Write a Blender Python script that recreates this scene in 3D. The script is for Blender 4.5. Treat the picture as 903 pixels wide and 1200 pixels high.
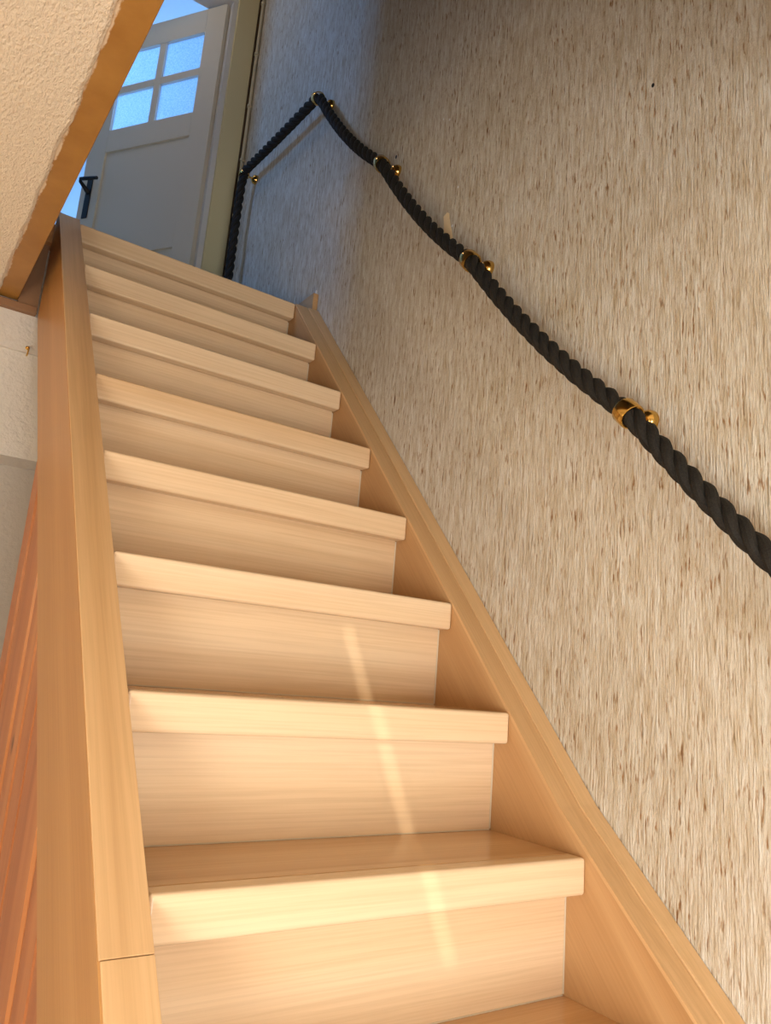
import bpy, bmesh, math, random
from mathutils import Vector, Matrix
random.seed(4)
sc = bpy.context.scene
for o in list(bpy.data.objects):
    bpy.data.objects.remove(o)
COL = sc.collection
R = math.radians

# ------------------------------------------------------------------ camera
RISE, GO, W = 0.2115, 0.18791, 0.7094       # riser, going, clear width between strings
CAM = Vector((-0.3233, -0.8971, 0.2493))
YAW, PIT, ROL, FPX = 0.585266, 0.216802, 0.08046, 901.755
fwd = Vector((math.sin(YAW)*math.cos(PIT), math.cos(YAW)*math.cos(PIT), math.sin(PIT)))
rgt = Vector((math.cos(YAW), -math.sin(YAW), 0))
up = rgt.cross(fwd)
r2 = math.cos(ROL)*rgt + math.sin(ROL)*up
u2 = -math.sin(ROL)*rgt + math.cos(ROL)*up
cd = bpy.data.cameras.new('camera')
cam = bpy.data.objects.new('camera', cd); COL.objects.link(cam)
cam.matrix_world = Matrix(((r2.x, u2.x, -fwd.x, CAM.x), (r2.y, u2.y, -fwd.y, CAM.y), (r2.z, u2.z, -fwd.z, CAM.z), (0, 0, 0, 1)))
cd.sensor_fit = 'VERTICAL'; cd.sensor_height = 24.0; cd.lens = FPX*24.0/1200.0
cd.clip_start = 0.02
sc.camera = cam

# ------------------------------------------------------------------ world, lights, exposure
wd = bpy.data.worlds.new('world'); sc.world = wd; wd.use_nodes = True
wd.node_tree.nodes['Background'].inputs[0].default_value = (0.45, 0.65, 1.0, 1)
wd.node_tree.nodes['Background'].inputs[1].default_value = 1.0

def area(name, loc, target, sx, sy, watts, col, spread=180):
    l = bpy.data.lights.new(name, 'AREA'); l.shape = 'RECTANGLE'; l.size = sx; l.size_y = sy
    l.energy = watts; l.color = col; l.spread = R(spread)
    o = bpy.data.objects.new(name, l); COL.objects.link(o)
    o.location = loc
    o.rotation_euler = (Vector(target) - Vector(loc)).to_track_quat('-Z', 'Y').to_euler()
    return o

FL = -6*RISE                  # hall floor
LZ = 7*RISE                   # landing
CE = 1.23                     # hall ceiling
UC = LZ + 2.62                # upper ceiling
WX = 0.80                     # wall beside the stairs
BY = 2.31                     # wall with the panelled door
YF, XL = -2.80, -1.25         # front wall and left wall of the lower hall
area('front_door_daylight', (-0.22, -2.86, -0.55), (-0.22, 0, -0.55), 1.0, 1.3, 60, (1.0, 0.98, 0.95))
area('wall_fill_light', (XL + 0.01, -1.25, -0.35), (0.8, -1.2, -0.35), 0.9, 0.9, 38, (1.0, 0.99, 0.97))  # added fill for the stair wall, set just inside the curtained side window
area('landing_window_daylight', (-2.36, 1.66, LZ + 1.62), (0.8, 1.66, LZ + 0.9), 0.5, 0.9, 34, (0.12, 0.38, 1.0))
area('back_room_window_daylight', (1.57, 4.0, LZ + 1.55), (-1.0, 3.6, LZ + 1.2), 1.2, 1.3, 62, (0.20, 0.48, 1.0))
sun = bpy.data.lights.new('sun', 'SUN'); sun.energy = 3.0; sun.angle = R(0.5); sun.color = (1.0, 0.90, 0.74)
so = bpy.data.objects.new('sun', sun); COL.objects.link(so)
SUND = Vector((0.70, 1.0, -0.27)).normalized()
so.location = (-3.5, -5, 2.5); so.rotation_euler = SUND.to_track_quat('-Z', 'Y').to_euler()
vs = sc.view_settings
vs.view_transform = 'Standard'; vs.look = 'None'; vs.gamma = 1.0; vs.use_curve_mapping = False
vs.exposure = 0.0

# ------------------------------------------------------------------ materials
def lin(c):
    return tuple(((v/255.0)/12.92 if v/255.0 <= 0.04045 else ((v/255.0+0.055)/1.055)**2.4) for v in c) + (1.0,)

def new_mat(name, rough=0.5, col=(200, 200, 200), metal=0.0, spec=0.5):
    m = bpy.data.materials.new(name); m.use_nodes = True
    b = m.node_tree.nodes['Principled BSDF']
    b.inputs['Base Color'].default_value = lin(col)
    b.inputs['Roughness'].default_value = rough
    b.inputs['Metallic'].default_value = metal
    b.inputs['Specular IOR Level'].default_value = spec
    return m, m.node_tree, b

def coords(nt, scale, rot=(0, 0, 0), shift=True):
    N, L = nt.nodes, nt.links
    tc = N.new('ShaderNodeTexCoord')
    src = tc.outputs['Object']
    if shift:
        oi = N.new('ShaderNodeObjectInfo')
        mu = N.new('ShaderNodeMath'); mu.operation = 'MULTIPLY'; mu.inputs[1].default_value = 37.0
        L.new(oi.outputs['Random'], mu.inputs[0])
        ad = N.new('ShaderNodeVectorMath'); ad.operation = 'ADD'
        L.new(src, ad.inputs[0]); L.new(mu.outputs[0], ad.inputs[1]); src = ad.outputs[0]
    r = N.new('ShaderNodeMapping'); r.inputs['Rotation'].default_value = rot
    L.new(src, r.inputs['Vector'])
    s = N.new('ShaderNodeMapping'); s.inputs['Scale'].default_value = scale
    L.new(r.outputs[0], s.inputs['Vector'])
    return s.outputs[0]

def noise(nt, vec, scale, detail=4, rough=0.55, dist=0.0):
    n = nt.nodes.new('ShaderNodeTexNoise')
    n.inputs['Scale'].default_value = scale; n.inputs['Detail'].default_value = detail
    n.inputs['Roughness'].default_value = rough; n.inputs['Distortion'].default_value = dist
    nt.links.new(vec, n.inputs['Vector'])
    return n.outputs['Fac']

def ramp(nt, fac, stops):
    r = nt.nodes.new('ShaderNodeValToRGB'); e = r.color_ramp.elements
    while len(e) < len(stops): e.new(0.5)
    for i, (p, c) in enumerate(stops):
        e[i].position = p; e[i].color = lin(c) if len(c) == 3 else c
    nt.links.new(fac, r.inputs[0])
    return r.outputs['Color']

def mix(nt, fac, a, b, mode='MIX'):
    m = nt.nodes.new('ShaderNodeMix'); m.data_type = 'RGBA'; m.blend_type = mode
    if isinstance(fac, (int, float)): m.inputs[0].default_value = fac
    else: nt.links.new(fac, m.inputs[0])
    for i, v in ((6, a), (7, b)):
        if isinstance(v, tuple): m.inputs[i].default_value = v
        else: nt.links.new(v, m.inputs[i])
    return m.outputs[2]

def bump(nt, b, h, strength, dist):
    n = nt.nodes.new('ShaderNodeBump'); n.inputs['Strength'].default_value = strength
    n.inputs['Distance'].default_value = dist
    nt.links.new(h, n.inputs['Height']); nt.links.new(n.outputs[0], b.inputs['Normal'])

SL = math.atan2(RISE, GO)
def wood(name, light, mid, dark, axis='x', rough=0.36, fine=1.0, spec=0.5):
    m, nt, b = new_mat(name, rough, mid, spec=spec)
    rot = (0, 0, 0); sc_ = {'x': (0.5, 30, 30), 'y': (30, 0.5, 30), 'z': (30, 30, 0.5), 's': (30, 0.5, 30)}[axis]
    if axis == 's': rot = (-SL, 0, 0)
    v = coords(nt, sc_, rot)
    f1 = noise(nt, v, 0.35, 3, 0.5, 0.6)
    c1 = ramp(nt, f1, [(0.30, light), (0.55, mid), (0.72, dark)])
    f2 = noise(nt, v, 7.0*fine, 3, 0.6)
    c2 = ramp(nt, f2, [(0.35, (205, 190, 170)), (0.60, (255, 255, 255))])
    c = mix(nt, 0.22, c1, c2, 'MULTIPLY')
    nt.links.new(c, b.inputs['Base Color'])
    bump(nt, b, f2, 0.06, 0.002)
    return m

M = {}
M['tread'] = wood('pale maple running across the step', (240, 214, 178), (234, 204, 164), (221, 186, 143), 'x', 0.24)
M['string'] = wood('honey maple running up the slope', (202, 160, 110), (190, 145, 95), (172, 128, 79), 's', 0.45)
M['capwood'] = wood('light maple capping up the slope', (226, 188, 138), (216, 175, 124), (196, 152, 102), 's', 0.42)
M['sidewood'] = wood('orange maple outer string', (192, 142, 84), (178, 127, 70), (158, 108, 56), 's', 0.38)
M['treadtop'] = wood('maple tread toned for shade', (216, 178, 132), (206, 164, 116), (192, 148, 100), 'x', 0.20)  # step tops coloured darker than the nosings, standing in for their shade
M['floorwood'] = wood('oak floor boards', (206, 158, 104), (190, 140, 88), (165, 116, 70), 'y', 0.4)
M['skirt'] = wood('skirting wood', (205, 165, 115), (190, 148, 100), (170, 128, 84), 'y', 0.5)

def pine():
    m, nt, b = new_mat('knotty pine boards', 0.42)
    v = coords(nt, (14, 14, 0.8))
    f = noise(nt, v, 0.9, 4, 0.6, 0.8)
    c = ramp(nt, f, [(0.28, (190, 126, 74)), (0.52, (172, 106, 60)), (0.75, (146, 86, 48))])
    v2 = coords(nt, (9, 9, 5))
    vo = nt.nodes.new('ShaderNodeTexVoronoi'); vo.inputs['Scale'].default_value = 1.1
    nt.links.new(v2, vo.inputs['Vector'])
    k = ramp(nt, vo.outputs['Distance'], [(0.05, (90, 40, 22)), (0.13, (255, 255, 255))])
    c = mix(nt, 0.75, c, k, 'MULTIPLY')
    nt.links.new(c, b.inputs['Base Color'])
    return m
M['pine'] = pine()

def beam_mat():
    m, nt, b = new_mat('ochre painted beam', 0.42)
    v = coords(nt, (1, 1, 1), shift=False)
    f = noise(nt, v, 9, 5, 0.6)
    c = ramp(nt, f, [(0.35, (176, 128, 62)), (0.65, (160, 112, 50))])
    # smears of white wall paint along the plaster edge
    sp = nt.nodes.new('ShaderNodeSeparateXYZ'); nt.links.new(v, sp.inputs[0])
    mr = nt.nodes.new('ShaderNodeMapRange'); mr.inputs[1].default_value = -0.150; mr.inputs[2].default_value = -0.166
    nt.links.new(sp.outputs[0], mr.inputs[0])
    v3 = coords(nt, (1, 0.45, 1), shift=False)
    f3 = noise(nt, v3, 34, 5, 0.65)
    mu = nt.nodes.new('ShaderNodeMath'); mu.operation = 'MULTIPLY'; nt.links.new(mr.outputs[0], mu.inputs[0]); nt.links.new(f3, mu.inputs[1])
    k = ramp(nt, mu.outputs[0], [(0.36, (0, 0, 0)), (0.46, (255, 255, 255))])
    c = mix(nt, k, c, lin((226, 204, 172)))
    nt.links.new(c, b.inputs['Base Color'])
    bump(nt, b, f, 0.25, 0.004)
    return m
M['beam'] = beam_mat()

def wallpaper():
    m, nt, b = new_mat('vertical fibre wallpaper', 0.82, spec=0.25)
    v = coords(nt, (1, 1, 1), shift=False)
    vs1 = coords(nt, (70, 70, 9), shift=False)
    vs2 = coords(nt, (190, 190, 26), shift=False)
    vs3 = coords(nt, (330, 330, 22), shift=False)
    big = noise(nt, v, 2.2, 3)
    base = ramp(nt, big, [(0.3, (234, 229, 215)), (0.7, (223, 216, 198))])
    f1 = noise(nt, vs1, 1.0, 4, 0.6)
    c1 = ramp(nt, f1, [(0.34, (228, 216, 198)), (0.60, (255, 255, 255))])
    f2 = noise(nt, vs2, 1.0, 3, 0.55)
    c2 = ramp(nt, f2, [(0.57, (255, 255, 255)), (0.64, (198, 164, 128)), (0.73, (132, 94, 62))])
    f3 = noise(nt, vs3, 1.0, 2, 0.5)
    c3 = ramp(nt, f3, [(0.36, (232, 222, 206)), (0.60, (255, 255, 255))])
    c = mix(nt, 0.9, base, c1, 'MULTIPLY')
    vm = coords(nt, (1, 7, 1.6), shift=False)
    fm = ramp(nt, noise(nt, vm, 3.0, 3, 0.6), [(0.36, (150, 150, 150)), (0.60, (255, 255, 255))])
    c = mix(nt, fm, c, mix(nt, 1.0, c, c2, 'MULTIPLY'))
    c = mix(nt, 0.8, c, c3, 'MULTIPLY')
    nt.links.new(c, b.inputs['Base Color'])
    v4 = coords(nt, (1, 1, 0.4), shift=False)
    f4 = noise(nt, v4, 210, 5, 0.7)
    ad = nt.nodes.new('ShaderNodeMath'); ad.operation = 'SUBTRACT'
    nt.links.new(f3, ad.inputs[0]); nt.links.new(f2, ad.inputs[1])
    ad2 = nt.nodes.new('ShaderNodeMath'); ad2.operation = 'ADD'
    nt.links.new(ad.outputs[0], ad2.inputs[0]); nt.links.new(f4, ad2.inputs[1])
    bump(nt, b, ad2.outputs[0], 1.0, 0.0038)
    return m
M['paper'] = wallpaper()

def plaster(name, col, scale, dist, strength=0.8, stretch=(1, 1, 1)):
    m, nt, b = new_mat(name, 0.85, col, spec=0.2)
    v = coords(nt, stretch, shift=False)
    f = noise(nt, v, scale, 4, 0.55, 0.1)
    bump(nt, b, f, strength, dist)
    return m
M['ceil'] = plaster('stippled ceiling plaster', (238, 224, 200), 190, 0.006, 1.0, (1, 0.5, 1))
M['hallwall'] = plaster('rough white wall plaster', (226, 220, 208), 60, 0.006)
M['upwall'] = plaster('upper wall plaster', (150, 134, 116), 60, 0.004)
M['niche'] = plaster('greyish niche plaster', (196, 188, 176), 60, 0.004)
M['roomwall'] = plaster('white room wall', (226, 230, 234), 40, 0.001)
M['doorpaint'] = new_mat('cream white door paint', 0.38, (230, 222, 204))[0]
M['cream'] = new_mat('cream gloss frame paint', 0.4, (226, 216, 172))[0]
M['white'] = new_mat('white gloss paint', 0.35, (228, 228, 228))[0]
M['black'] = new_mat('black forged iron', 0.4, (18, 18, 20))[0]
M['brass'] = new_mat('polished brass', 0.16, (220, 180, 100), metal=1.0)[0]
M['screw'] = new_mat('dull steel screw', 0.4, (120, 112, 100), metal=1.0)[0]
M['caulk'] = new_mat('pale sealant', 0.7, (214, 198, 170))[0]
M['bare'] = new_mat('bare plaster under torn paper', 0.9, (250, 224, 176))[0]
M['tornpaper'] = new_mat('torn white paper', 0.9, (236, 234, 230))[0]
M['cable'] = new_mat('cream painted pipe', 0.4, (206, 198, 172))[0]
M['darkwood'] = new_mat('brown stained trimmer', 0.6, (150, 112, 78))[0]
M['lampshade'] = new_mat('pale lamp shade', 0.7, (235, 220, 190))[0]
M['curtain'] = new_mat('heavy curtain cloth', 0.9, (190, 170, 140))[0]

def rope_mat():
    m, nt, b = new_mat('charcoal cord', 0.72, spec=0.25)
    v = coords(nt, (1, 1, 1), shift=False)
    f = noise(nt, v, 420, 3, 0.6)
    c = ramp(nt, f, [(0.3, (22, 20, 18)), (0.7, (46, 43, 37))])
    nt.links.new(c, b.inputs['Base Color'])
    bump(nt, b, f, 0.4, 0.001)
    return m
M['rope'] = rope_mat()

def frosted():
    m = bpy.data.materials.new('frosted pattern glass'); m.use_nodes = True
    nt = m.node_tree; N, L = nt.nodes, nt.links
    b = N['Principled BSDF']; N.remove(b)
    v = coords(nt, (1, 1, 1), shift=True)
    f = noise(nt, v, 130, 3, 0.6)
    bp = N.new('ShaderNodeBump'); bp.inputs['Strength'].default_value = 0.9; bp.inputs['Distance'].default_value = 0.004
    L.new(f, bp.inputs['Height'])
    tr = N.new('ShaderNodeBsdfTranslucent'); L.new(bp.outputs[0], tr.inputs['Normal'])
    c = ramp(nt, f, [(0.3, (205, 222, 240)), (0.7, (250, 252, 255))]); L.new(c, tr.inputs['Color'])
    gl = N.new('ShaderNodeBsdfGlossy'); gl.inputs['Roughness'].default_value = 0.15; L.new(bp.outputs[0], gl.inputs['Normal'])
    mx = N.new('ShaderNodeMixShader'); mx.inputs[0].default_value = 0.07
    L.new(tr.outputs[0], mx.inputs[1]); L.new(gl.outputs[0], mx.inputs[2])
    L.new(mx.outputs[0], N['Material Output'].inputs['Surface'])
    return m
M['frosted'] = frosted()

def clear():
    m = bpy.data.materials.new('clear window glass'); m.use_nodes = True
    nt = m.node_tree; N, L = nt.nodes, nt.links
    N.remove(N['Principled BSDF'])
    tr = N.new('ShaderNodeBsdfTransparent'); gl = N.new('ShaderNodeBsdfGlossy'); gl.inputs['Roughness'].default_value = 0.02
    mx = N.new('ShaderNodeMixShader'); mx.inputs[0].default_value = 0.06
    L.new(tr.outputs[0], mx.inputs[1]); L.new(gl.outputs[0], mx.inputs[2]); L.new(mx.outputs[0], N['Material Output'].inputs['Surface'])
    return m
M['clear'] = clear()

# ------------------------------------------------------------------ mesh helpers
def empty(name, loc, parent=None):
    o = bpy.data.objects.new(name, None); COL.objects.link(o); o.location = loc
    o.empty_display_size = 0.05
    return o

def origin(p):
    v = Vector((0, 0, 0))
    while p is not None:
        v += p.location; p = p.parent
    return v

def link(name, bm, mat, parent=None, smooth=False, wn=False):
    """world-coordinate bmesh -> one mesh object whose origin is its parent's origin"""
    off = origin(parent)
    if off.length: bmesh.ops.translate(bm, verts=bm.verts, vec=-off)
    bmesh.ops.recalc_face_normals(bm, faces=bm.faces)
    me = bpy.data.meshes.new(name); bm.to_mesh(me); bm.free()
    me.materials.append(M[mat])
    o = bpy.data.objects.new(name, me); COL.objects.link(o)
    if parent is not None: o.parent = parent
    if smooth or wn:
        for p in me.polygons: p.use_smooth = True
        me.set_sharp_from_angle(angle=R(35))
    if wn:
        md = o.modifiers.new('weighted', 'WEIGHTED_NORMAL'); md.keep_sharp = True
    return o

def structure(o, label, cat):
    o['kind'] = 'structure'; o['label'] = label; o['category'] = cat
    return o

def tag(o, label, cat, group=None):
    o['label'] = label; o['category'] = cat
    if group: o['group'] = group
    return o

def bx(bm, x0, x1, y0, y1, z0, z1, bev=0.0, seg=2):
    r = bmesh.ops.create_cube(bm, size=1.0)
    for v in r['verts']:
        v.co = Vector(((x0+x1)/2 + v.co.x*(x1-x0), (y0+y1)/2 + v.co.y*(y1-y0), (z0+z1)/2 + v.co.z*(z1-z0)))
    if bev:
        es = list({e for v in r['verts'] for e in v.link_edges})
        bmesh.ops.bevel(bm, geom=es, offset=bev, segments=seg, profile=0.5, affect='EDGES')
    return bm

def box(name, mat, x0, x1, y0, y1, z0, z1, parent=None, bev=0.0, seg=2):
    return link(name, bx(bmesh.new(), x0, x1, y0, y1, z0, z1, bev, seg), mat, parent, wn=bev > 0)

def prism_x(bm, poly, x0, x1):
    """polygon in (y, z) swept along x"""
    a = [bm.verts.new((x0, y, z)) for y, z in poly]; b = [bm.verts.new((x1, y, z)) for y, z in poly]
    n = len(poly)
    bm.faces.new(a); bm.faces.new(b[::-1])
    for i in range(n): bm.faces.new((a[i], b[i], b[(i+1) % n], a[(i+1) % n]))
    return bm

def bevel_all(bm, off, seg=2):
    bmesh.ops.bevel(bm, geom=list(bm.edges), offset=off, segments=seg, profile=0.5, affect='EDGES')
    return bm

def tube(bm, pts, rad, n=10, caps=True):
    pts = [Vector(p) for p in pts]; rings = []
    t0 = (pts[1]-pts[0]).normalized()
    ref = Vector((0, 0, 1)) if abs(t0.z) < 0.9 else Vector((1, 0, 0))
    nrm = (ref - t0*ref.dot(t0)).normalized()
    for i, p in enumerate(pts):
        t = (pts[min(i+1, len(pts)-1)] - pts[max(i-1, 0)]).normalized()
        nrm = (nrm - t*nrm.dot(t)).normalized(); bn = t.cross(nrm)
        rr = rad[i] if isinstance(rad, (list, tuple)) else rad
        rings.append([bm.verts.new(p + rr*(math.cos(2*math.pi*k/n)*nrm + math.sin(2*math.pi*k/n)*bn)) for k in range(n)])
    for a, b in zip(rings, rings[1:]):
        for k in range(n): bm.faces.new((a[k], a[(k+1) % n], b[(k+1) % n], b[k]))
    if caps: bm.faces.new(rings[0][::-1]); bm.faces.new(rings[-1])
    return bm

def lathe(bm, base, axis, prof, n=20):
    """profile of (distance along axis, radius)"""
    ax = Vector(axis).normalized(); ref = Vector((0, 0, 1)) if abs(ax.z) < 0.9 else Vector((0, 1, 0))
    u = (ref - ax*ref.dot(ax)).normalized(); w = ax.cross(u); rings = []
    for d, r in prof:
        rings.append([bm.verts.new(Vector(base) + ax*d + max(r, 1e-4)*(math.cos(2*math.pi*k/n)*u + math.sin(2*math.pi*k/n)*w)) for k in range(n)])
    for a, b in zip(rings, rings[1:]):
        for k in range(n): bm.faces.new((a[k], a[(k+1) % n], b[(k+1) % n], b[k]))
    bm.faces.new(rings[0][::-1]); bm.faces.new(rings[-1])
    return bm

# ------------------------------------------------------------------ room shell
T = 0.12
# stair-side wall, one tall sheet from hall floor to upper ceiling
wr = structure(box('wall_right', 'paper', WX, WX+T, YF-T, BY+T, FL-0.1, UC+0.1), 'beige fibre wallpaper wall rising beside the staircase', 'wall')
structure(box('floor', 'floorwood', XL-T, WX, YF-T, 1.42, FL-0.1, FL), 'warm brown wooden floor of the lower hall', 'floor')
# lower hall left wall, with openings for two added side windows
bm = bmesh.new()
wy0, wy1, wz0, wz1 = -2.60, -1.75, 0.35, 1.10
vy0, vy1, vz0, vz1 = -1.72, -0.78, -0.82, 0.12
bx(bm, XL-T, XL, YF-T, wy0, FL, CE); bx(bm, XL-T, XL, wy1, vy0, FL, CE); bx(bm, XL-T, XL, vy1, 1.42, FL, CE); bx(bm, XL-T, XL, vy0, vy1, FL, vz0); bx(bm, XL-T, XL, vy0, vy1, vz1, CE)
bx(bm, XL-T, XL, wy0, wy1, FL, wz0); bx(bm, XL-T, XL, wy0, wy1, wz1, CE)
structure(link('wall_left', bm, 'hallwall'), 'white plaster wall of the lower hall opposite the stairs', 'wall')
# front wall with the glazed front door opening
fx0, fx1, fz1 = -0.74, 0.30, 0.86
bm = bmesh.new()
bx(bm, XL, fx0, YF-T, YF, FL, CE); bx(bm, fx1, WX, YF-T, YF, FL, CE); bx(bm, fx0, fx1, YF-T, YF, fz1, CE)
structure(link('wall_front', bm, 'hallwall'), 'white wall around the glazed front door', 'wall')
bm = bmesh.new()
for a in (fx0, fx1-0.09): bx(bm, a, a+0.09, YF-0.08, YF-0.04, FL, fz1)
for a, b in ((FL, FL+0.22), (-0.40, -0.30), (fz1-0.10, fz1)): bx(bm, fx0+0.09, fx1-0.09, YF-0.08, YF-0.04, a, b)
d2 = structure(link('door_2', bm, 'white'), 'white glazed front door behind the foot of the stairs', 'door')
for a, b in ((FL+0.22, -0.40), (-0.30, fz1-0.10)):
    box('pane', 'clear', fx0+0.09, fx1-0.09, YF-0.062, YF-0.058, a, b, d2)
# ceiling over the hall: rough edged plaster skin under the floor slab, open above the stairs
bm = bmesh.new()
bx(bm, XL, -0.175, YF, 1.415, CE+0.004, LZ-0.02)
ce = structure(link('ceiling', bm, 'ceil'), 'stippled cream plaster ceiling of the lower hall', 'ceiling')
bm = bmesh.new()
edge = []
n = 150
for i in range(n+1):
    y = YF + (1.415-YF)*i/n
    edge.append((y, -0.166 + random.uniform(-0.0022, 0.0022) + 0.003*math.sin(y*9)*math.sin(y*23)))
lo = [bm.verts.new((x, y, CE - 0.002)) for y, x in edge]; hi = [bm.verts.new((x+0.002, y, CE + 0.010)) for y, x in edge]
lo2 = [bm.verts.new((x-0.006, y, CE - 0.006)) for y, x in edge]
le = [bm.verts.new((XL, y, CE - 0.006)) for y, x in edge]; lh = [bm.verts.new((XL, y, CE + 0.010)) for y, x in edge]
for i in range(n):
    bm.faces.new((lo[i], lo[i+1], hi[i+1], hi[i])); bm.faces.new((lo2[i], lo2[i+1], lo[i+1], lo[i]))
    bm.faces.new((le[i], le[i+1], lo2[i+1], lo2[i])); bm.faces.new((hi[i], hi[i+1], lh[i+1], lh[i])); bm.faces.new((lh[i], lh[i+1], le[i+1], le[i]))
for i in (0, n): bm.faces.new((lo[i], hi[i], lh[i], le[i], lo2[i]))
link('plaster_skin', bm, 'ceil', ce)
structure(box('trim_1', 'beam', -0.174, -0.112, -0.47, 1.415, CE+0.001, LZ-0.02, bev=0.003), 'ochre painted beam edging the stair opening under the plaster', 'beam')
# slab over the part of the hall in front of the opening
structure(box('ceiling.001', 'ceil', -0.174, WX, YF, -0.47, CE, LZ-0.02), 'cream plaster ceiling over the foot of the stairs', 'ceiling')
structure(box('floor.001', 'floorwood', XL, -0.112, YF, 1.36, LZ-0.019, LZ), 'wooden floor of the upper hall above the beam', 'floor')
# upper storey
bm = bmesh.new()
bx(bm, -0.24, -0.13, -0.60, 1.30, LZ, UC); bx(bm, -0.24, -0.13, 1.30, 2.02, LZ+2.0, UC); bx(bm, -0.24, -0.13, 2.02, BY, LZ, UC)
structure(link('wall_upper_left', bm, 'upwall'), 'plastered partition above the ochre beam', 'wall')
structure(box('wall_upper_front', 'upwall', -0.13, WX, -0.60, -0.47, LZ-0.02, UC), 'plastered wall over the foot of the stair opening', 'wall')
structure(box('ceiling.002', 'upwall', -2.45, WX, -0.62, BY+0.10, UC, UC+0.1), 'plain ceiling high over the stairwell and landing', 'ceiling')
structure(box('ceiling.003', 'roomwall', -2.65, 1.70, BY+0.10, 5.12, UC, UC+0.1), 'white ceiling of the daylit back room', 'ceiling')
# landing bay on the left with a window
structure(box('wall_bay_front', 'upwall', -2.45, -0.24, 0.93, 1.05, LZ, UC), 'plastered wall beside the landing bay', 'wall')
bm = bmesh.new()
lw = (1.40, 1.92, LZ+1.15, LZ+2.10)
bx(bm, -2.45, -2.33, 1.05, lw[0], LZ, UC); bx(bm, -2.45, -2.33, lw[1], BY, LZ, UC)
bx(bm, -2.45, -2.33, lw[0], lw[1], LZ, lw[2]); bx(bm, -2.45, -2.33, lw[0], lw[1], lw[3], UC)
structure(link('wall_bay_left', bm, 'upwall'), 'plastered end wall of the landing bay around its window', 'wall')
bm = bmesh.new()
for a in (lw[0], (lw[0]+lw[1])/2-0.02, lw[1]-0.04): bx(bm, -2.345, -2.31, a, a+0.04, lw[2], lw[3])
for a in (lw[2], lw[3]-0.04): bx(bm, -2.345, -2.31, lw[0], lw[1], a, a+0.04)
structure(link('window_1', bm, 'white'), 'white framed window at the end of the landing bay', 'window')
# landing floor
structure(box('floor.002', 'floorwood', -2.40, WX, 7*GO+0.06, BY+0.1, LZ-0.06, LZ), 'wooden floor of the upstairs landing', 'floor')
# wall with the panelled door
DX0, DX1, DT = -0.16, 0.655, LZ+2.00
bm = bmesh.new()
bx(bm, -2.45, DX0, BY, BY+0.10, LZ-0.06, UC); bx(bm, DX1, WX, BY, BY+0.10, LZ-0.06, UC); bx(bm, DX0, DX1, BY, BY+0.10, DT, UC)
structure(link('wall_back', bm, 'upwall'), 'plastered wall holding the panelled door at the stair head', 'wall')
# room beyond the door
structure(box('wall_room_back', 'roomwall', -2.55, 1.70, 5.02, 5.12, LZ, UC), 'white far wall of the daylit back room', 'wall')
structure(box('wall_room_left', 'roomwall', -2.65, -2.55, BY+0.10, 5.12, LZ, UC), 'white left wall of the daylit back room', 'wall')
bm = bmesh.new()
rw = (3.35, 4.65, LZ+0.85, LZ+2.25)
bx(bm, 1.60, 1.70, BY+0.10, rw[0], LZ, UC); bx(bm, 1.60, 1.70, rw[1], 5.02, LZ, UC); bx(bm, 1.60, 1.70, rw[0], rw[1], LZ, rw[2]); bx(bm, 1.60, 1.70, rw[0], rw[1], rw[3], UC)
structure(link('wall_room_right', bm, 'roomwall'), 'white right wall of the back room around its window', 'wall')
bm = bmesh.new()
for a in (rw[0], 3.98, rw[1]-0.05): bx(bm, 1.61, 1.65, a, a+0.05, rw[2], rw[3])
for a in (rw[2], rw[3]-0.05): bx(bm, 1.61, 1.65, rw[0], rw[1], a, a+0.05)
structure(link('window_4', bm, 'white'), 'white framed window of the back room', 'window')
structure(box('wall_room_front', 'roomwall', WX, 1.60, BY+0.10, BY+0.2, LZ, UC), 'white return wall of the back room', 'wall')
structure(box('floor.003', 'floorwood', -2.55, 1.70, BY+0.10, 5.12, LZ-0.06, LZ), 'wooden floor of the back room', 'floor')
# end wall of the lower hall, below the landing
HB = 1.415
bm = bmesh.new()
bx(bm, XL, 0.60, HB+0.012, HB+0.14, 0.782, LZ-0.06)
bx(bm, XL, XL+0.35, HB+0.012, HB+0.14, FL, 0.782)
hb = structure(link('wall_hall_end', bm, 'hallwall'), 'rough white wall under the landing beside the stair string', 'wall')
box('lintel_band', 'hallwall', XL, -0.002, HB, HB+0.012, 1.087, 1.20, hb, bev=0.002)
structure(box('wall_niche', 'niche', XL+0.35, WX, HB+0.14, HB+0.20, FL, 0.79), 'greyish wall in the recess beneath the landing', 'wall')
structure(box('trim_5', 'darkwood', -0.111, -0.0585, HB-0.015, HB+0.011, 1.2225, LZ-0.03), 'brown trimmer board in the gap between ochre beam and string', 'trim')
structure(box('trim_2', 'darkwood', XL, -0.0585, HB-0.02, HB+0.012, 1.200, 1.222, bev=0.002), 'thin brown strip between white end wall and ceiling', 'trim')

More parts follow.
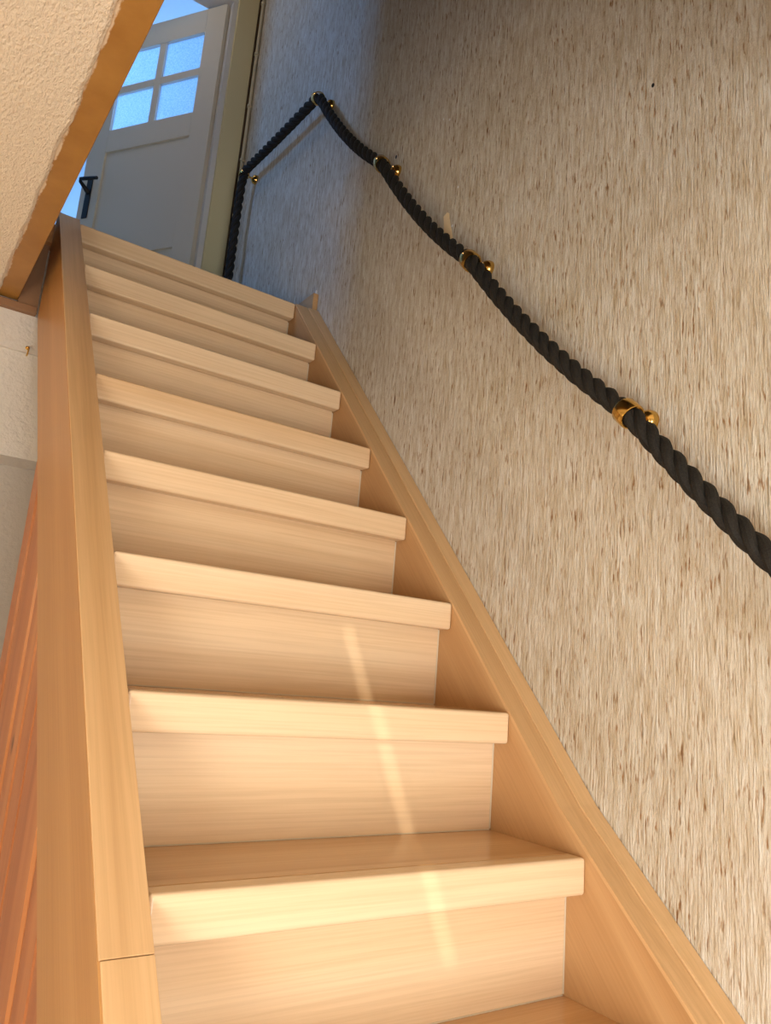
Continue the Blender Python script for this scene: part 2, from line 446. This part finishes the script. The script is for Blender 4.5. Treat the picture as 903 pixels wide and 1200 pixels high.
# ------------------------------------------------------------------ staircase
st = empty('staircase', (W/2, -5*GO, FL))
tag(st, 'varnished pale wooden staircase with knotty pine side boards climbing to the landing', 'staircase')
NT = 0.056
for i in range(-5, 8):
    y, z = i*GO, i*RISE
    # nosing bar, rounded front edge
    bm = bmesh.new(); bx(bm, 0.0005, W-0.0005, y, y+0.034, z-NT, z, 0.0055, 4)
    nose_y = y
    if i < 7:
        tb = bmesh.new(); bx(tb, 0.0005, W-0.0005, y+0.0352, y+GO+0.0395, z-0.030, z-0.0008, 0.0007, 1)
    else:
        tb = bmesh.new(); bx(tb, 0.0005, W-0.0005, y+0.0352, y+0.0595, z-0.050, z-0.0008, 0.0007, 1)
    t = link('tread', tb, 'treadtop', st)
    link('nosing', bm, 'tread', t, wn=True)
    rb = bmesh.new(); bx(rb, 0.0005, W-0.0035, y+0.040, y+0.056, z-RISE-0.0006, z-0.031 if i < 7 else z-0.051)
    rs = link('riser', rb, 'tread', st)
    sb = bmesh.new(); bx(sb, W-0.0034, W-0.0002, y+0.0394, y+0.05, z-RISE+0.0015, z-NT)
    bx(sb, 0.001, W-0.0035, y+0.0385, y+0.0402, z-RISE-0.0005, z-RISE+0.0012)
    link('sealant_line', sb, 'caulk', rs)

sn, cn = math.sin(SL), math.cos(SL)
def slope(y, n):
    """point n above the nosing line, measured square to the slope, over nosing-line station y"""
    return (y - sn*n, y*RISE/GO + cn*n)
# left string: deep board, top flush with the nosing line
yt = 1.335
CT = 0.004
poly = [slope(-0.92, -CT), slope(yt, -CT), (yt+0.03, slope(yt, -CT)[1]-0.02), (yt+0.03, (yt+0.03)*RISE/GO - 0.238/cn), slope(-0.68, -0.238), (-0.68+0.1, FL+0.002), (slope(-0.92, 0)[0], FL+0.002)]
bm = bevel_all(prism_x(bmesh.new(), poly, -0.058, 0.0), 0.002, 1)
ls = link('string_board', bm, 'sidewood', st, wn=True)
for y0, y1, xl in ((-0.0413, yt-0.002, -0.058), (-0.915, -0.0419, -0.0565)):
    poly = [slope(y0, 0), slope(y1, 0), slope(y1, -CT+0.0002), slope(y0, -CT+0.0002)]
    bm = bevel_all(prism_x(bmesh.new(), poly, xl, -0.0004), 0.0012, 2)
    link('string_capping', bm, 'capwood', st, wn=True)
# right string against the wall: inner board plus capping batten
def n_off(y):
    return 0.0 if y > 0.06 else 0.045*min(1.6, (0.06-y)/0.27)
ys = [-0.90, -0.6, -0.4, -0.3, -0.22, -0.14, -0.07, 0.0, 0.06, 0.3, 0.7, 1.0, 1.318]
def string_r(x0, x1, dn, depth):
    top = [slope(y, n_off(y)+dn) for y in ys]
    bot = [slope(ys[-1], -depth), slope(ys[0]+0.28, -depth)]
    bot[-1] = (bot[-1][0], max(bot[-1][1], FL+0.003))
    first = (top[0][0], FL+0.003)
    return prism_x(bmesh.new(), [first] + top + bot, x0, x1)
bm = string_r(W, WX-0.003, -0.006, 0.25); bevel_all(bm, 0.001, 1)
link('string_board', bm, 'string', st, wn=True)
def cap_r(x0, x1, dn):
    top = [slope(y, n_off(y)+dn) for y in ys]; bot = [slope(y, n_off(y)-0.0058) for y in ys]
    return prism_x(bmesh.new(), top + bot[::-1], x0, x1)
bm = cap_r(W-0.0005, W+0.047, 0.0); bevel_all(bm, 0.0022, 2)
link('string_capping', bm, 'capwood', st, wn=True)
bm = cap_r(W+0.0485, WX-0.002, 0.003); bevel_all(bm, 0.003, 2)
link('string_capping', bm, 'capwood', st, wn=True)

# knotty pine boarding under the left string
edges = [-0.53 + 0.0872*k for k in range(18)]
for k, (a, b) in enumerate(zip(edges, edges[1:])):
    b = min(b, 1.0)
    if b - a < 0.02: continue
    def zt(y): return y*RISE/GO - 0.2395/cn
    dx = random.uniform(-0.002, 0.002)
    x0, x1 = -0.052+dx, -0.038+dx
    g_ = 0.0020
    bm = bmesh.new()
    sec = [(x1, a+g_), (x0+0.005, a+g_), (x0, a+g_+0.006), (x0, b-g_-0.006), (x0+0.005, b-g_), (x1, b-g_)]
    lo = [bm.verts.new((x, y, FL+0.002)) for x, y in sec]
    hi = [bm.verts.new((x, y, max(zt(y), FL+0.02))) for x, y in sec]
    bm.faces.new(lo[::-1]); bm.faces.new(hi)
    for j in range(6): bm.faces.new((lo[j], lo[(j+1) % 6], hi[(j+1) % 6], hi[j]))
    link('plank', bm, 'pine', st)

# skirting on the landing along the wall
structure(box('baseboard_right', 'skirt', WX-0.020, WX-0.0005, 1.332, BY-0.03, LZ+0.0005, LZ+0.075, bev=0.0015), 'short brown skirting board along the landing wall', 'skirting')

# ------------------------------------------------------------------ panelled door, swung into the back room
HX, HY = 0.640, BY+0.012
ang = R(55)
DU = Vector((-math.cos(ang), math.sin(ang), 0)); DN = Vector((-math.sin(ang), -math.cos(ang), 0))   # along the leaf, towards the stairs
door = empty('door_1', (HX, HY, LZ+0.01))
structure(door, 'grey white panelled door with four frosted panes standing ajar', 'door')
DWid, Z0, Z1 = 0.728, LZ+0.012, 3.463
def dbox(name, mat, u0, u1, z0, z1, n0, n1, parent=door, bev=0.0):
    bm = bmesh.new(); bx(bm, u0, u1, n0, n1, z0, z1, bev)
    for v in bm.verts:
        v.co = Vector((HX, HY, 0)) + DU*v.co.x + DN*v.co.y + Vector((0, 0, v.co.z))
    return link(name, bm, mat, parent, wn=bev > 0)
TH = 0.018
dbox('stile', 'doorpaint', 0.0, 0.112, Z0, Z1, -TH, TH, bev=0.002)
dbox('stile', 'doorpaint', 0.613, DWid, Z0, Z1, -TH, TH, bev=0.002)
for a, b in ((3.326, Z1), (2.735, 2.864), (2.137, 2.268), (Z0, Z0+0.18)):
    dbox('rail', 'doorpaint', 0.1122, 0.6128, a, b, -TH+0.0003, TH-0.0003, bev=0.002)
dbox('glazing_bar', 'doorpaint', 0.342, 0.380, 2.8642, 3.3258, -0.014, 0.015, bev=0.003)
dbox('glazing_bar', 'doorpaint', 0.1124, 0.3418, 3.078, 3.121, -0.014, 0.015, bev=0.003)
dbox('glazing_bar', 'doorpaint', 0.3802, 0.6126, 3.078, 3.121, -0.014, 0.015, bev=0.003)
for u0, u1 in ((0.1124, 0.3418), (0.3802, 0.6126)):
    for z0, z1 in ((2.8642, 3.0778), (3.1212, 3.3258)):
        dbox('pane', 'frosted', u0, u1, z0, z1, -0.002, 0.002)
dbox('panel', 'doorpaint', 0.1124, 0.6126, 2.2682, 2.7348, -0.006, 0.007)
dbox('panel', 'doorpaint', 0.1124, 0.6126, Z0+0.1802, 2.1368, -0.006, 0.007)
pl = dbox('handle_plate', 'black', 0.656, 0.691, 2.372, 2.592, TH+0.0002, TH+0.005, bev=0.002)
def dp(u, n, z): return Vector((HX, HY, 0)) + DU*u + DN*n + Vector((0, 0, z))
bm = bmesh.new()
tube(bm, [dp(0.674, TH+0.004, 2.515), dp(0.676, TH+0.030, 2.528), dp(0.682, TH+0.056, 2.545), dp(0.676, TH+0.062, 2.553), dp(0.650, TH+0.060, 2.552), dp(0.610, TH+0.058, 2.549), dp(0.578, TH+0.056, 2.546)],
     [0.013, 0.010, 0.009, 0.009, 0.009, 0.0085, 0.008], 10)
link('lever', bm, 'black', pl, smooth=True)
# door frame: white jamb plus cream architrave
bm = bmesh.new()
bx(bm, 0.648, 0.672, BY-0.022, BY+0.10, LZ, DT+0.02); bx(bm, DX0-0.02, DX0+0.012, BY-0.022, BY+0.10, LZ, DT+0.02)
bx(bm, DX0+0.012, 0.648, BY-0.022, BY+0.10, DT-0.012, DT+0.02)
fr = structure(link('trim_3', bm, 'white'), 'white inner jamb around the door at the stair head', 'door frame')
bm = bmesh.new()
bx(bm, 0.6725, 0.775, BY-0.034, BY-0.0005, LZ, DT+0.115, 0.004); bx(bm, DX0-0.122, DX0-0.0205, BY-0.034, BY-0.0005, LZ, DT+0.115, 0.004)
bx(bm, DX0-0.02, 0.672, BY-0.034, BY-0.0005, DT+0.0205, DT+0.115, 0.004)
structure(link('trim_4', bm, 'cream', wn=True), 'cream painted casing between the door and the wallpaper', 'door frame')

# conduit clipped in the corner
cp = empty('conduit', (0.790, BY-0.045, LZ)); tag(cp, 'thin cream conduit clipped upright in the corner by the door casing', 'conduit')
bm = bmesh.new(); tube(bm, [(0.790, BY-0.045, LZ+0.002), (0.790, BY-0.045, UC-0.01)], 0.008, 10); link('pipe', bm, 'cable', cp, smooth=True)
for z in (2.32, 2.62, 2.92, 3.22, 3.52):
    bm = bmesh.new(); lathe(bm, (0.790, BY-0.045, z), (0, 0, 1), [(0, 0.0085), (0.002, 0.0125), (0.014, 0.0125), (0.016, 0.0085)], 12)
    bx(bm, 0.785, WX-0.0003, BY-0.051, BY-0.039, z+0.002, z+0.014)
    link('clip', bm, 'cable', cp)

# ------------------------------------------------------------------ rope handrail
RX = WX - 0.060
knots = [(-0.99, -0.24), (-0.52, 0.255), (-0.048, 0.752), (0.424, 1.262), (0.880, 1.792), (1.385, 2.372), (2.085, 2.440)]
path = []
def seg(a, b, sag, n=24):
    for k in range(n):
        t = k/n
        path.append(Vector((RX, a[0]+(b[0]-a[0])*t, a[1]+(b[1]-a[1])*t - sag*4*t*(1-t))))
sags = [0.02, 0.022, 0.030, 0.034, 0.040, 0.006]
for i in range(6): seg(knots[i], knots[i+1], sags[i])
for k in range(20):
    t = k/19; path.append(Vector((RX + 0.0*t, 2.085+0.012*min(1, t*6), 2.440-0.012*min(1, t*20)-0.86*t)))
for _ in range(2):      # soften the kinks a little
    path = [path[0]] + [(path[i-1]+2*path[i]+path[i+1])/4 for i in range(1, len(path)-1)] + [path[-1]]
# resample evenly
dense = [path[0]]; step = 0.0045; acc = 0.0
for a, b in zip(path, path[1:]):
    d = (b-a).length
    while acc + step <= d:
        acc += step; dense.append(a + (b-a)*(acc/d))
    acc -= d
rope = empty('rope_handrail', path[-1]); tag(rope, 'thick black twisted rope slung along the wallpaper as handrail', 'rope')
nrm = Vector((1, 0, 0))
fr_ = []
for i, p in enumerate(dense):
    t = (dense[min(i+1, len(dense)-1)]-dense[max(i-1, 0)]).normalized()
    nrm = (nrm - t*nrm.dot(t)).normalized(); fr_.append((p, nrm.copy(), t.cross(nrm)))
PITCH = 0.125
for s in range(3):
    pts = []
    for i, (p, n1, b1) in enumerate(fr_):
        a = 2*math.pi*(i*step/PITCH*1.0 + s/3)
        pts.append(p + 0.0098*(math.cos(a)*n1 + math.sin(a)*b1))
    bm = bmesh.new(); tube(bm, pts, 0.0100, 10); link('strand', bm, 'rope', rope, smooth=True)

blabels = {-0.52: 'brass rope bracket on the wallpaper near the foot of the stairs',
           -0.048: 'wide brass rope bracket with polished cup, first above the lower steps',
           0.424: 'brass rope bracket just below the torn wallpaper patch',
           0.880: 'brass rope bracket between the torn patch and the rope peak',
           1.385: 'brass rope bracket at the peak of the rope over the top step',
           2.085: 'brass rope bracket by the conduit where the rope hangs down'}
for y, z in knots[1:]:
    i = min(range(len(dense)), key=lambda j: (dense[j]-Vector((RX, y, z))).length)
    p = dense[i]; t = (dense[min(i+4, len(dense)-1)]-dense[i-4]).normalized()
    if y > 2: t = Vector((0, -0.25, -1)).normalized()
    if 1.3 < y < 1.5: t = (dense[i+8]-dense[i-8]).normalized()
    br = empty('rope_bracket', (WX, p.y, p.z)); tag(br, blabels[y], 'bracket', 'brass brackets along the rope')
    bm = bmesh.new()
    L2 = 0.015 if y < 2 else 0.007
    lathe(bm, p - t*L2, t, [(0, 0.0212), (0.0, 0.0232), (0.002, 0.0242), (2*L2-0.002, 0.0242), (2*L2, 0.0232), (2*L2, 0.0212), (0.0, 0.0211)], 28)
    # open sleeve: drop the two end discs
    for f in [f for f in bm.faces if len(f.verts) > 4]: bm.faces.remove(f)
    link('sleeve', bm, 'brass', br, smooth=True)
    bm = bmesh.new(); lathe(bm, (WX-0.037, p.y, p.z), (1, 0, 0), [(0, 0.0045), (0.018, 0.0045), (0.022, 0.0065), (0.026, 0.0065)], 14); link('stem', bm, 'brass', br, smooth=True)
    bm = bmesh.new(); lathe(bm, (WX-0.016, p.y, p.z), (1, 0, 0), [(-0.006, 0.006), (-0.005, 0.011), (-0.001, 0.0165), (0.004, 0.0195), (0.010, 0.0212), (0.0155, 0.0216)], 24); link('wall_cup', bm, 'brass', br, smooth=True)
    bm = bmesh.new(); lathe(bm, (WX-0.0075, p.y-0.004, p.z+0.0125), (1, 0, 0.35), [(-0.003, 0.001), (-0.002, 0.0035), (0.002, 0.0035)], 10); link('screw', bm, 'screw', br, smooth=True)

# ------------------------------------------------------------------ small marks on the wallpaper
def patch(name, mat, pts, h, parent):
    bm = bmesh.new(); vs_ = [bm.verts.new((WX - h, y, z)) for y, z in pts]; vb = [bm.verts.new((WX + 0.001, y, z)) for y, z in pts]
    bm.faces.new(vs_); n = len(pts)
    for i in range(n): bm.faces.new((vs_[i], vs_[(i+1) % n], vb[(i+1) % n], vb[i]))
    return link(name, bm, mat, parent)
patch('torn_patch', 'bare', [(0.627, 1.508), (0.611, 1.513), (0.602, 1.506), (0.600, 1.49), (0.594, 1.47), (0.585, 1.44), (0.575, 1.41), (0.59, 1.40), (0.612, 1.43), (0.620, 1.46), (0.624, 1.49)], 0.0012, wr)
patch('torn_paper', 'tornpaper', [(1.372, 1.535), (1.360, 1.56), (1.350, 1.580), (1.344, 1.562), (1.335, 1.555), (1.345, 1.535), (1.35, 1.50), (1.362, 1.515)], 0.004, wr)
for y, z, r_, m_ in ((-0.052, 1.466, 0.0035, 'black'), (0.899, 1.855, 0.0045, 'black')):
    patch('nail_hole', m_, [(y + r_*math.cos(a*math.pi/4), z + 1.4*r_*math.sin(a*math.pi/4)) for a in range(8)], 0.0008, wr)
for y, z in ((0.44, 1.21), (0.57, 1.57), (0.585, 1.46), (0.63, 1.82), (0.66, 1.84)):
    patch('paint_speck', 'tornpaper', [(y + 0.004*math.cos(a*math.pi/3)*random.uniform(.5, 1), z + 0.004*math.sin(a*math.pi/3)) for a in range(6)], 0.0008, wr)

# brass hook on the end wall
hk = empty('screw_hook', (-0.063, HB, 1.10)); tag(hk, 'small brass screw hook in the white end wall beside the string', 'hook')
bm = bmesh.new(); lathe(bm, (-0.063, HB+0.001, 1.10), (0, -1, 0), [(0, 0.006), (0.004, 0.006), (0.005, 0.003)], 12); link('collar', bm, 'brass', hk, smooth=True)
bm = bmesh.new(); tube(bm, [(-0.063, HB-0.003, 1.10), (-0.063, HB-0.016, 1.099)] + [(-0.063, HB-0.016-0.014*math.sin(a), 1.086+0.013*math.cos(a)) for a in [k*math.pi/8 for k in range(1, 11)]], 0.0024, 8)
link('hook_wire', bm, 'brass', hk, smooth=True)

# ------------------------------------------------------------------ unseen window and curtains added to cut the sun into a slanting streak
bm = bmesh.new()
for a in (wy0, wy1-0.05): bx(bm, XL-0.09, XL-0.05, a, a+0.05, wz0, wz1)
for a in (wz0, wz1-0.05): bx(bm, XL-0.09, XL-0.05, wy0+0.05, wy1-0.05, a, a+0.05)
w2 = structure(link('added_window_2', bm, 'white'), 'unseen small window added to let in the sun streak', 'window')
box('pane', 'clear', XL-0.072, XL-0.068, wy0+0.05, wy1-0.05, wz0+0.05, wz1-0.05, w2)

cu = empty('curtain', (XL-0.02, (wy0+wy1)/2, wz0)); tag(cu, 'unseen heavy curtain added with a slanting gap to shape the sun streak', 'curtain')
def slit(z): return -2.86 + 0.75*z
for side in (-1, 1):
    e0, e1 = slit(wz0-0.0) + side*0.016, slit(wz1) + side*0.016
    far = wy0 if side < 0 else wy1
    bm = bmesh.new()
    for xx in (XL-0.03, XL-0.022):
        f = [bm.verts.new((xx, far, wz0)), bm.verts.new((xx, e0, wz0)), bm.verts.new((xx, e1, wz1)), bm.verts.new((xx, far, wz1))]
        bm.faces.new(f)
    bm.verts.ensure_lookup_table()
    for k in range(4): bm.faces.new([bm.verts[i] for i in (k, (k+1) % 4, 4+(k+1) % 4, 4+k)])
    link('streak_mask_half', bm, 'curtain', cu)
bm = bmesh.new()
for a in (vy0, (vy0+vy1)/2-0.02, vy1-0.05): bx(bm, XL-0.09, XL-0.05, a, a+0.05, vz0, vz1)
for a in (vz0, vz1-0.05): bx(bm, XL-0.09, XL-0.05, vy0, vy1, a, a+0.05)
structure(link('added_window_3', bm, 'white'), 'unseen white framed window added around the wall fill light', 'window')  # window made up to go with the wall fill light
nc = box('sun_block_curtain', 'curtain', XL-0.012, XL-0.004, vy0, vy1, vz0, vz1)  # opaque sheet added to keep the sun out of this opening
tag(nc, 'opaque curtain added to block the sun at the side window', 'curtain')

# ------------------------------------------------------------------ lamps added out of view: a sconce warms the hall ceiling, a pendant brightens the door
sn_ = empty('hall_fill_sconce', (XL, 0.75, 0.35)); tag(sn_, 'unseen warm sconce added to light the lower hall ceiling and left string', 'lamp')
bm = bmesh.new(); lathe(bm, (XL+0.0005, 0.75, 0.35), (1, 0, 0), [(0, 0.05), (0.012, 0.05), (0.02, 0.03), (0.022, 0.012), (0.09, 0.010)], 20); link('back_plate', bm, 'brass', sn_, smooth=True)
bm = bmesh.new(); lathe(bm, (XL+0.10, 0.75, 0.33), (0, 0, 1), [(0, 0.018), (0.03, 0.018), (0.032, 0.012), (0.05, 0.010)], 16); link('lamp_holder', bm, 'brass', sn_, smooth=True)
l = bpy.data.lights.new('hall_fill_bulb', 'POINT'); l.energy = 6; l.color = (1.0, 0.78, 0.46); l.shadow_soft_size = 0.04
o = bpy.data.objects.new('hall_fill_bulb', l); COL.objects.link(o); o.location = (0.12, 0, 0.08); o.parent = sn_
gl = empty('door_fill_lamp', (-0.05, 2.0, UC)); tag(gl, 'unseen small pendant lamp added to brighten the panelled door', 'lamp')
bm = bmesh.new(); lathe(bm, (-0.05, 2.0, UC-0.0005), (0, 0, -1), [(0, 0.05), (0.02, 0.045), (0.025, 0.006), (0.5, 0.006)], 16); link('pendant_rod', bm, 'brass', gl, smooth=True)
bm = bmesh.new(); lathe(bm, (-0.05, 2.0, UC-0.5), (0, 0, -1), [(0, 0.02), (0.03, 0.022), (0.06, 0.018)], 16); link('lamp_holder', bm, 'brass', gl, smooth=True)
l = bpy.data.lights.new('door_fill_bulb', 'POINT'); l.energy = 4; l.color = (1.0, 0.92, 0.84); l.shadow_soft_size = 0.06
o = bpy.data.objects.new('door_fill_bulb', l); COL.objects.link(o); o.location = (0, 0, -0.64); o.parent = gl
